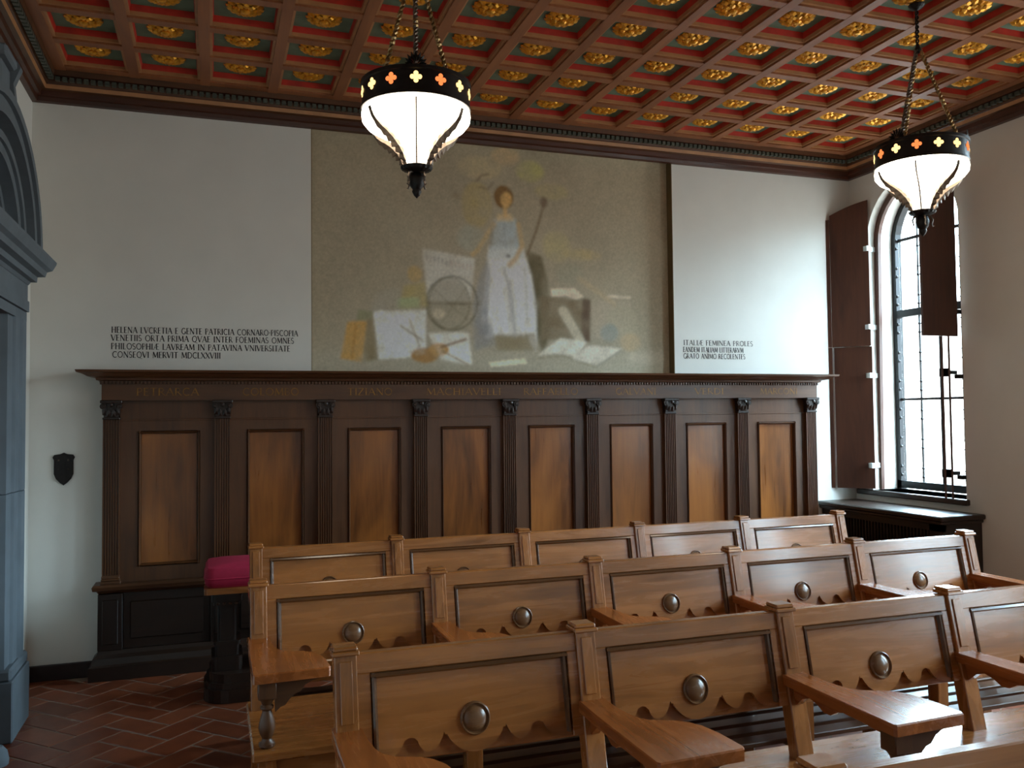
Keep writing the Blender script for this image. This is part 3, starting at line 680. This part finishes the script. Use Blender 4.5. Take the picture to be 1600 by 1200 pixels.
cap_me = mb.mesh('capital', 'dark_x')
pb_me = MB().box(-.058, .058, -.124, -.06, .574, .592, 0, .003).box(-.054, .054, -.119, -.06, .592, .606, 0, .005).box(-.051, .051, -.116, -.06, .606, .626, 0, .003).mesh('pilaster_base', 'panel_x')
ped_me = MB().box(-.07, .07, -.118, -.06, .172, .516, 0, .003).box(-.045, .045, -.124, -.116, .21, .48, 0, .004).mesh('pedestal', 'dark_z')
for i in range(9):
    x = i * PW
    q = ob('pilaster', pil_me, pan, (x, 0, 0)); ob('capital', cap_me, q); ob('pilaster_base', pb_me, q)
    ob('pedestal', ped_me, pan, (x, 0, 0))
bx0, bx1 = .048, PW - .048; fx0, fx1, fz0, fz1 = .150, PW - .135, .665, 1.510
mb = MB(); yb, yfc = -.06, -.082
mb.box(bx0, fx0, yb, yfc, .576, 1.572); mb.box(fx1, bx1, yb, yfc, .576, 1.572); mb.box(fx0, fx1, yb, yfc, .576, fz0); mb.box(fx0, fx1, yb, yfc, fz1, 1.572)
mb.box(bx0, bx1, yb, yfc - .004, 1.572, 1.584, 0, .002); mb.box(bx0, bx1, yb, yfc + .004, 1.584, 1.702)
frame_me = mb.mesh('panel_frame', 'panel_z')
mb = MB(); t = .020
for (x0, x1, z0, z1) in ((fx0, fx0 + t, fz0, fz1), (fx1 - t, fx1, fz0, fz1)):
    mb.prism([(x0, yb), (x1, yb), (x1 - .004, -.082), ((x0 + x1) / 2, -.096), (x0 + .004, -.088)], 'z', z0, z1)
for (z0, z1) in ((fz0, fz0 + t), (fz1 - t, fz1)):
    mb.prism([(yb, z0), (yb, z1), (-.082, z1 - .004), (-.096, (z0 + z1) / 2), (-.088, z0 + .004)], 'x', fx0, fx1)
mold_me = mb.mesh('moulding', 'panel_z')
field_me = MB().box(fx0 + t, fx1 - t, yb, -.066, fz0 + t, fz1 - t).mesh('field_panel', 'field_z')
mb = MB().box(.075, PW - .075, -.06, -.09, .174, .515); mb.box(.11, PW - .11, -.088, -.102, .23, .46, 0, .006); dado_me = mb.mesh('dado_panel', 'dark_x')
for i in range(8):
    f_ = ob('panel_frame', frame_me, pan, (i * PW, 0, 0)); ob('moulding', mold_me, f_); ob('field_panel', field_me, f_); ob('dado_panel', dado_me, pan, (i * PW, 0, 0))

# ================================================================== RADIATOR COVER
rc = tag(ob('radiator_cover', None, None, (5.99, -.65, 0)), 'dark wooden radiator cabinet with slatted grille under the window', 'cabinet')
def rp(mb, name, mat): return mb.build(name, mat, rc, (-5.99, .65, 0))
RX0, RY1, RZ = 5.845, -1.255, .85
rp(MB().box(RX0 - .055, W - .001, RY1 - .04, -.002, RZ - .035, RZ, 0, .008).box(RX0 - .03, W - .001, RY1 - .02, -.002, RZ - .06, RZ - .035, 0, .006), 'top', 'dark_x')
rp(MB().box(RX0, W - .001, RY1, RY1 + .05, .002, RZ - .06).box(RX0, RX0 + .03, RY1, -.002, .56, .585).box(RX0, RX0 + .03, RY1, -.002, .74, RZ - .06).box(RX0, RX0 + .03, RY1 + .05, RY1 + .12, .1, RZ - .06)
   .box(RX0 + .06, W - .001, RY1 + .05, -.002, .1, RZ - .06).box(RX0 - .008, W - .001, RY1 - .008, -.002, .002, .1, 0, .005), 'body', 'dark_z')
for k in range(2): rp(MB().box(RX0, RX0 + .03, RY1 + .12 + k * .55, RY1 + .65 + k * .55, .1, .56).box(RX0 - .008, RX0 + .002, RY1 + .18 + k * .55, RY1 + .59 + k * .55, .16, .5, 0, .004), 'panel', 'dark_z')
rp(MB().box(RX0 + .06, W - .03, RY1 - .008, RY1 + .002, .16, .7, 0, .004), 'panel', 'dark_z')
sl = MB().box(RX0 + .004, RX0 + .026, -.007, .007, .585, .74).mesh('grille_slat', 'dark_z')
for k in range(34): ob('grille_slat', sl, rc, (-5.99, RY1 + .14 + k * .0325 + .65, 0))

# ================================================================== BENCHES
NB, BP = 5, .718; ZCAP = .949; RK = .213
def rec(z): return -(ZCAP - z) * RK
def slant(x, y, z): return (x, y + rec(z), z)
def bench_meshes():
    M = {}
    mb = MB().box(-.031, .031, -.025, .025, .462, .927, 0, .003, slant).box(-.017, .017, -.030, -.024, .752, .912, 0, .002, slant)
    M['post'] = mb.mesh('post', 'bench_z')
    M['cap'] = MB().box(-.038, .038, -.036, .036, .926, .938, 0, .003, slant).box(-.034, .034, -.031, .031, .937, .949, 0, .004, slant).mesh('post_cap', 'bench_x')
    a, b = .029, BP - .029; c_, d = .068, BP - .062
    mb = MB().box(a, b, -.014, .016, .872, .926, 0, .003, slant).box(a, c_, -.014, .016, .640, .873, 0, .002, slant).box(d, b, -.014, .016, .640, .873, 0, .002, slant)
    M['frame'] = mb.mesh('back_frame', 'bench_x')
    # scalloped panel
    cx = (c_ + d) / 2; zc = .722; e = .012
    R = [(0, .634)] + [(.090 * math.sin(math.radians(t)), zc - .088 * math.cos(math.radians(t))) for t in (15, 30, 45, 58, 68)]
    R += [(.089, .688), (.092, .696), (.097, .684), (.106, .668), (.120, .656), (.138, .651), (.154, .656), (.164, .668), (.168, .680), (.176, .689), (.190, .692), (.204, .687), (.212, .674), (.222, .660), (.240, .648), (.258, .643), (d - cx - .001, .641)]
    bot = [(cx - u, z) for u, z in R[:0:-1]] + [(cx + u, z) for u, z in R]
    poly = [(c_, .873)] + [(max(c_, x), z) for x, z in bot] + [(d, .873)]
    mb = MB(); mb.prism(poly, 'y', -.004, .012, 0, slant); M['panel'] = mb.mesh('back_panel', 'bench_x')
    t = .018; mb = MB()
    for x0, x1 in ((c_, c_ + t), (d - t, d)): mb.prism([(x0, -.004), (x1, -.004), (x1 - .002, -.008), ((x0 + x1) / 2, -.019), (x0 + .003, -.017)], 'z', .655, .872, 0, slant)
    mb.prism([(-.004, .872 - t), (-.010, .872 - t + .003), (-.022, .872 - t / 2), (-.018, .870), (-.004, .872)], 'x', c_, d, 0, slant)
    M['mould'] = mb.mesh('panel_moulding', 'moulding')
    def disc(x, y, z): return slant(cx + x, -.004 - z, zc + y)
    M['boss'] = MB().lathe([(.044, -.002), (.0445, .005), (.041, .009), (.037, .002), (.035, .002), (.031, .007), (.022, .012), (.011, .0145), (0, .015)], 28, fn=disc).mesh('roundel', 'roundel', True)
    M['rear'] = MB().box(.029, BP - .029, .017, .036, .628, .700, 0, .003, slant).mesh('rear_rail', 'bench_x')
    # tablet arm
    ya = rec(.735) + .02
    L = [(-.038, ya), (-.044, -.20), (-.044, -.548), (-.038, -.556), (.205, -.546), (.212, -.535), (.208, -.44), (.196, -.375), (.176, -.335), (.148, -.308), (.112, -.292), (.080, -.276), (.058, -.250), (.046, -.21), (.040, -.15), (.038, ya)]
    def tab(poly, z0, z1, c=.004):
        mb = MB(); n = len(poly); ctr = Vector((sum(q[0] for q in poly) / n, sum(q[1] for q in poly) / n))
        ins = [(Vector(q) + (ctr - Vector(q)).normalized() * c) for q in poly]
        vs = [(x, y, z0) for x, y in poly] + [(x, y, z1 - c) for x, y in poly] + [(q.x, q.y, z1) for q in ins]
        fs = [tuple(range(n))[::-1], tuple(range(2 * n, 3 * n))]
        for k in (0, 1): fs += [(k * n + i, k * n + (i + 1) % n, (k + 1) * n + (i + 1) % n, (k + 1) * n + i) for i in range(n)]
        return mb.add(vs, fs)
    M['arm'] = tab(L, .703, .735).mesh('tablet_arm', 'bench_y')
    L2 = [(-.038, ya), (-.040, -.50), (-.03, -.545), (0, -.556), (.03, -.545), (.040, -.50), (.038, ya)]
    M['arm_end'] = tab(L2, .703, .735).mesh('arm_rest', 'bench_y')
    wav = [(ya + .02, .704), (ya + .02, .640), (ya - .03, .632), (ya - .07, .645), (ya - .10, .672), (ya - .135, .684), (ya - .17, .676), (ya - .20, .660), (ya - .23, .662), (ya - .26, .680), (ya - .30, .690), (-.46, .682), (-.46, .704)]
    M['apron'] = MB().prism(wav, 'x', -.012, .012).mesh('arm_apron', 'bench_y')
    br = [(.03, .704), (.178, .704), (.172, .692), (.150, .688), (.128, .676), (.112, .656), (.094, .650), (.078, .636), (.062, .616), (.048, .612), (.03, .596)]
    M['bracket'] = MB().prism(br, 'y', -.520, -.490).mesh('tablet_bracket', 'panel_x')
    mb = MB().box(-.03, .03, -.03, .03, .644, .704, 0, .003).lathe([(.022, .480), (.027, .486), (.027, .494), (.018, .502), (.016, .510), (.024, .526), (.028, .545), (.026, .565), (.018, .590), (.015, .602), (.022, .610), (.022, .616), (.016, .622), (.020, .632), (.026, .640), (.026, .646)], 16)
    M['bal'] = mb.mesh('baluster', 'panel_z', True)
    M['leg'] = MB().box(-.03, .03, -.03, .03, 0, .447, 0, .003).mesh('front_leg', 'bench_z')
    M['rleg'] = MB().box(-.03, .03, -.028, .028, 0, .447, 0, .003).mesh('rear_leg', 'bench_z')
    M['seat'] = MB().box(-.045, NB * BP + .045, -.555, .005, .446, .480, 0, .006).mesh('seat', 'bench_x')
    M['sap'] = MB().box(0, NB * BP, -.515, -.495, .375, .447, 0, .003).mesh('seat_apron', 'bench_x')
    M['slat'] = MB().box(-.02, NB * BP + .02, -.037, .037, .205, .225, 0, .003).mesh('shelf_slat', 'panel_x')
    M['bear'] = MB().box(-.016, .016, -.47, -.09, .165, .206, 0, .003).mesh('shelf_bearer', 'panel_y')
    return M
BM = bench_meshes()
ROWS = [(1.266, -1.374, 'polished wooden bench with tablet arms, row next to the dark wall panelling'),
        (1.228, -2.404, 'polished wooden bench with tablet arms, second row from the wall panelling'),
        (1.403, -3.510, 'polished wooden bench with tablet arms, third row from the wall panelling'),
        (1.385, -4.630, 'wooden bench with only its top rail in view, fourth row from the panelling')]
for bx, by, lab in ROWS:
    b = tag(ob('bench', None, None, (bx, by, 0)), lab, 'bench', 'rows of tablet-arm benches')
    ob('seat', BM['seat'], b); ob('seat_apron', BM['sap'], b)
    for k in range(4): ob('shelf_slat', BM['slat'], b, (0, -.125 - .105 * k, 0))
    for i in range(NB + 1):
        x = i * BP
        q = ob('post', BM['post'], b, (x, 0, 0)); ob('post_cap', BM['cap'], q)
        ar = ob('tablet_arm' if i < NB else 'arm_rest', BM['arm'] if i < NB else BM['arm_end'], b, (x, 0, 0)); ob('arm_apron', BM['apron'], ar)
        if i < NB: ob('tablet_bracket', BM['bracket'], ar)
        ob('baluster', BM['bal'], b, (x + .004, -.505, 0)); ob('front_leg', BM['leg'], b, (x + .004, -.505, 0)); ob('rear_leg', BM['rleg'], b, (x, rec(.46) + .02, 0)); ob('shelf_bearer', BM['bear'], b, (x, 0, 0))
    for i in range(NB):
        x = i * BP
        ob('back_frame', BM['frame'], b, (x, 0, 0)); p_ = ob('back_panel', BM['panel'], b, (x, 0, 0)); ob('panel_moulding', BM['mould'], p_); ob('roundel', BM['boss'], p_); ob('rear_rail', BM['rear'], b, (x, 0, 0))

# ================================================================== STOOL AND CUSHION
SX, SY = 1.29, -.63
st = tag(ob('pedestal_stool', None, None, (SX, SY, 0)), 'dark carved pedestal stool between the panelling and the first bench', 'stool')
def rrect(hx, hy, r, n=5):
    q = []
    for cx, cy_, a in ((hx - r, hy - r, 0), (-hx + r, hy - r, 90), (-hx + r, -hy + r, 180), (hx - r, -hy + r, 270)):
        q += arc(cx, cy_, r, a, a + 90, n)
    return q
MB().prism(rrect(.275, .23, .13), 'z', .002, .075).prism(rrect(.262, .217, .125), 'z', .075, .105).prism(rrect(.245, .20, .11), 'z', .105, .155).build('base', 'dark_x', st)
for s in (-1, 1):
    mb = MB().prism(rrect(.085, .13, .03), 'z', .155, .235); mb.prism(rrect(.066, .11, .02), 'z', .235, .30); mb.prism(rrect(.074, .12, .02), 'z', .30, .318)
    mb.prism(rrect(.052, .095, .02), 'z', .318, .52); mb.prism(rrect(.074, .12, .02), 'z', .52, .545); mb.prism(rrect(.085, .14, .02), 'z', .545, .604); mb.build('pedestal', 'dark_z', st, (s * .15, 0, 0))
    for k in range(4): MB().lathe([(0, -.012), (.010, -.006), (.012, 0), (.010, .006), (0, .012)], 8).build('bead', 'panel_z', st, (s * .15 - .05 + .033 * k, -.115, .532))
MB().prism(rrect(.275, .225, .02), 'z', .604, .638).build('seat_board', 'bench_x', st)
mb = MB(); nu, nv = 14, 12; vs = []; fs = []
for lev, (sc, z) in enumerate(((.94, .0), (1.0, .018), (1.015, .045), (1.0, .085), (.95, .108), (.75, .119), (.35, .124))):
    vs.append([(x * sc, y * sc, z) for x, y in rrect(.268, .215, .05, 4)])
n = len(vs[0]); mb.add([q for r in vs for q in r], [(i * n + k, i * n + (k + 1) % n, (i + 1) * n + (k + 1) % n, (i + 1) * n + k) for i in range(len(vs) - 1) for k in range(n)] + [tuple(range(n))[::-1], tuple(range((len(vs) - 1) * n, len(vs) * n))])
cu = tag(mb.build('seat_cushion', 'cushion_red', None, (SX, SY, .638), True), 'crimson red cushion lying on the dark pedestal stool', 'cushion')
ring = [(x * 1.012, y * 1.012, .05) for x, y in rrect(.268, .215, .05, 4)]; MB().tube(ring + ring[:1], .005, 6).build('piping', 'cushion_red', cu)

# ================================================================== PENDANT LAMPS
def lamp(x, y, rot, label, ztop, leafrot=0):
    root = tag(ob('pendant_lamp', None, None, (x, y, 2.50), rot), label, 'lamp', 'iron pendant lamps')
    Z0 = 2.50
    def lp(mb, name, mat, parent=root, smooth=False): return mb.build(name, mat, parent, (0, 0, -Z0) if parent is root else (0, 0, 0), smooth)
    rb = .228; zb0, zb1 = 2.872, 2.985
    mb = MB(); seg = 56; prof = [(rb - .006, zb0), (rb + .004, zb0), (rb + .004, zb0 + .008), (rb, zb0 + .012), (rb, zb1 - .018), (rb + .006, zb1 - .014), (rb + .006, zb1), (rb - .006, zb1), (rb - .006, zb0)]
    vs = []; fs = []
    for r, z in prof:
        for k in range(seg): vs.append((r * math.cos(2 * PI * k / seg), r * math.sin(2 * PI * k / seg), z))
    for i in range(len(prof) - 1):
        for k in range(seg): fs.append((i * seg + k, i * seg + (k + 1) % seg, (i + 1) * seg + (k + 1) % seg, (i + 1) * seg + k))
    band = lp(mb.add(vs, fs), 'band', 'iron', smooth=True)
    lp(MB().lathe([(rb - .004, zb1 - .004), (.14, zb1 + .004), (.05, zb1 + .012), (.03, zb1 + .02)], 40), 'top_plate', 'iron')
    q = MB()
    for a in range(4):
        c_ = (.0145 * math.cos(a * PI / 2), .0145 * math.sin(a * PI / 2)); q.prism(arc(c_[0], c_[1], .0098, 0, 337, 15), 'y', -.0012, .0012)
    q.prism([(.006, .006), (-.006, .006), (-.006, -.006), (.006, -.006)], 'y', -.0010, .0010)
    q1 = q.mesh('quatrefoil', 'amber_light'); q2 = q.mesh('quatrefoil', 'amber_pane')
    for k in range(14):
        a = -PI / 2 + 2 * PI * k / 14
        ob('quatrefoil', q2 if k % 3 == 1 else q1, band, ((rb + .0005) * math.cos(a), (rb + .0005) * math.sin(a), (zb0 + zb1) / 2 + .006), a + PI / 2)
    gp = [(.222, zb0 + .02), (.230, 2.852), (.227, 2.828), (.208, 2.804), (.174, 2.785), (.134, 2.764), (.100, 2.741), (.076, 2.715), (.059, 2.690), (.049, 2.664), (.042, 2.634)]
    lp(MB().lathe(gp, 40), 'glass_bowl', 'lamp_glass', smooth=True)
    # acanthus leaf fins
    for k in range(4):
        mb = MB(); cl = [(.050, 2.636), (.058, 2.668), (.070, 2.700), (.090, 2.728), (.116, 2.753), (.148, 2.773), (.184, 2.790), (.214, 2.812), (.232, 2.846)]
        wd = [.020, .032, .042, .047, .045, .038, .028, .015, .004]; n = len(cl); L_, R_ = [], []
        for i, (r, z) in enumerate(cl):
            d0 = Vector(cl[min(i + 1, n - 1)]) - Vector(cl[max(i - 1, 0)]); d0.normalize(); nn = Vector((d0.y, -d0.x)); w_ = wd[i]
            L_.append((r + nn.x * w_ * 1.05, z + nn.y * w_ * 1.05)); R_.append((r - nn.x * w_ * .2, z - nn.y * w_ * .2))
            if i < n - 1:
                e = Vector(cl[i + 1]); L_.append(((r * .45 + e.x * .55) + nn.x * w_ * .78, (z * .45 + e.y * .55) + nn.y * w_ * .78)); R_.append(((r + e.x) / 2, (z + e.y) / 2))
        m_ = len(L_); vs = []
        for (lx, lz), (rx, rz_) in zip(L_, R_): vs += [(lx, 0.002, lz), ((lx + rx) / 2, -.010, (lz + rz_) / 2), (rx, .001, rz_), ((lx + rx) / 2, .010, (lz + rz_) / 2)]
        fs = [(i * 4 + a, i * 4 + (a + 1) % 4, (i + 1) * 4 + (a + 1) % 4, (i + 1) * 4 + a) for i in range(m_ - 1) for a in range(4)] + [(0, 1, 2, 3), (m_ * 4 - 4, m_ * 4 - 3, m_ * 4 - 2, m_ * 4 - 1)]
        a = -PI / 2 + math.radians((-54, 54, 126, 234)[k] + leafrot); ca, sa = math.cos(a), math.sin(a)
        mb.add([(x_ * ca - y_ * sa, x_ * sa + y_ * ca, z_) for x_, y_, z_ in vs], fs); lp(mb, 'acanthus_leaf', 'leaf_iron')
    for k in range(2):
        a = -PI / 2 + k * PI + math.radians(leafrot); lp(MB().tube([((r + .003) * math.cos(a), (r + .003) * math.sin(a), z) for r, z in gp[1:]], .004, 5), 'glass_rib', 'leaf_iron')
    mb = MB(); vs = []; fs = []; seg = 32
    pr = [(.03, 2.642), (.055, 2.640), (.066, 2.634), (.058, 2.622), (.03, 2.612)]
    for j, (r, z) in enumerate(pr):
        for k in range(seg):
            rr = r + (.004 if (k % 2 and j in (1, 2, 3)) else 0); vs.append((rr * math.cos(2 * PI * k / seg), rr * math.sin(2 * PI * k / seg), z))
    for i in range(len(pr) - 1):
        for k in range(seg): fs.append((i * seg + k, i * seg + (k + 1) % seg, (i + 1) * seg + (k + 1) % seg, (i + 1) * seg + k))
    fs += [tuple(range(seg))[::-1], tuple(range((len(pr) - 1) * seg, len(pr) * seg))]
    lp(mb.add(vs, fs), 'collar', 'iron')
    fin = lp(MB().lathe([(.022, 2.614), (.030, 2.600), (.034, 2.580), (.030, 2.556), (.018, 2.540), (.020, 2.530), (.012, 2.514), (0, 2.502)], 12), 'finial', 'iron', smooth=True)
    for k in range(4):
        a = -PI / 2 + PI / 4 + k * PI / 2
        pts = [(.020, 2.612), (.042, 2.606), (.050, 2.588), (.044, 2.566), (.050, 2.552), (.058, 2.556)]
        MB().tube([(r * math.cos(a), r * math.sin(a), z) for r, z in pts], [.006, .006, .005, .004, .0035, .002], 6).build('curl', 'leaf_iron', fin)
    # palmettes and twisted chains
    zr = 3.50
    for k in range(3):
        a = -PI / 2 + k * 2 * PI / 3; ca, sa = math.cos(a), math.sin(a)
        pm = MB(); nl = 9
        for j in range(nl):
            t = PI * (j + .5) / nl; ux, uz = math.cos(t), math.sin(t); L = .042 + .016 * math.sin(t)
            px_, pz = -uz, ux
            pts = [(ux * .008 - px_ * -.002, .0, uz * .008), (ux * L * .7 + px_ * .007, 0, uz * L * .7 + pz * .007), (ux * L, -.006, uz * L), (ux * L * .7 - px_ * .007, 0, uz * L * .7 - pz * .007), (ux * L * .6, -.008, uz * L * .6)]
            pm.add([(x_ * -sa + (rb - .012 - y_) * ca, x_ * ca + (rb - .012 - y_) * sa, z_ + zb1) for x_, y_, z_ in pts], [(0, 1, 4), (1, 2, 4), (2, 3, 4), (3, 0, 4), (0, 1, 2, 3)])
        lp(pm, 'palmette', 'iron')
        rA = .185; A = Vector((rA * ca, rA * sa, zb1 + .002)); B = Vector((.012 * ca, .012 * sa, zr)); D = B - A; d = D.normalized(); e1 = d.orthogonal().normalized(); e2 = d.cross(e1)
        mb = MB(); nseg = 70
        for ph in (0, PI):
            pth = []
            for j in range(nseg + 1):
                t = j / nseg; rr = .0062; an = ph + t * 2 * PI * 13; pth.append(A + D * t + (e1 * math.cos(an) + e2 * math.sin(an)) * rr)
            mb.tube(pth, .0058, 5)
        ch = lp(mb, 'chain', 'brass' if k else 'leaf_iron')
        bd = MB()
        for t in (.40, .44):
            c_ = A + D * t; bd.lathe([(0, -.013), (.010, -.008), (.013, 0), (.010, .008), (0, .013)], 10, tuple(c_))
        bd.build('bead', 'brass', ch)
    mb = MB()
    mb.lathe([(0, zr - .02), (.016, zr - .012), (.02, zr), (.014, zr + .014), (.008, zr + .03)], 12)
    nseg = 40
    for ph in (0, PI): mb.tube([(.006 * math.cos(ph + j * .7), .006 * math.sin(ph + j * .7), zr + .02 + (ztop - zr - .02) * j / nseg) for j in range(nseg + 1)], .005, 5)
    mb.lathe([(.008, ztop - .03), (.03, ztop - .018), (.042, ztop - .004), (.042, ztop)], 16)
    lp(mb, 'stem', 'iron')
    return root
def facing(x, y): return math.atan2(CP.y - y, CP.x - x) + PI / 2
LX, LY = 1.872, -2.410
RX, RY = 4.600, -2.400
lamp(LX, LY, facing(LX, LY), 'lit wrought iron pendant lamp hanging in front of the mural', ZB + .001)
lamp(RX, RY, facing(RX, RY) - math.radians(30), 'lit wrought iron pendant lamp hanging in front of the arched window', ZT - .045, 24)
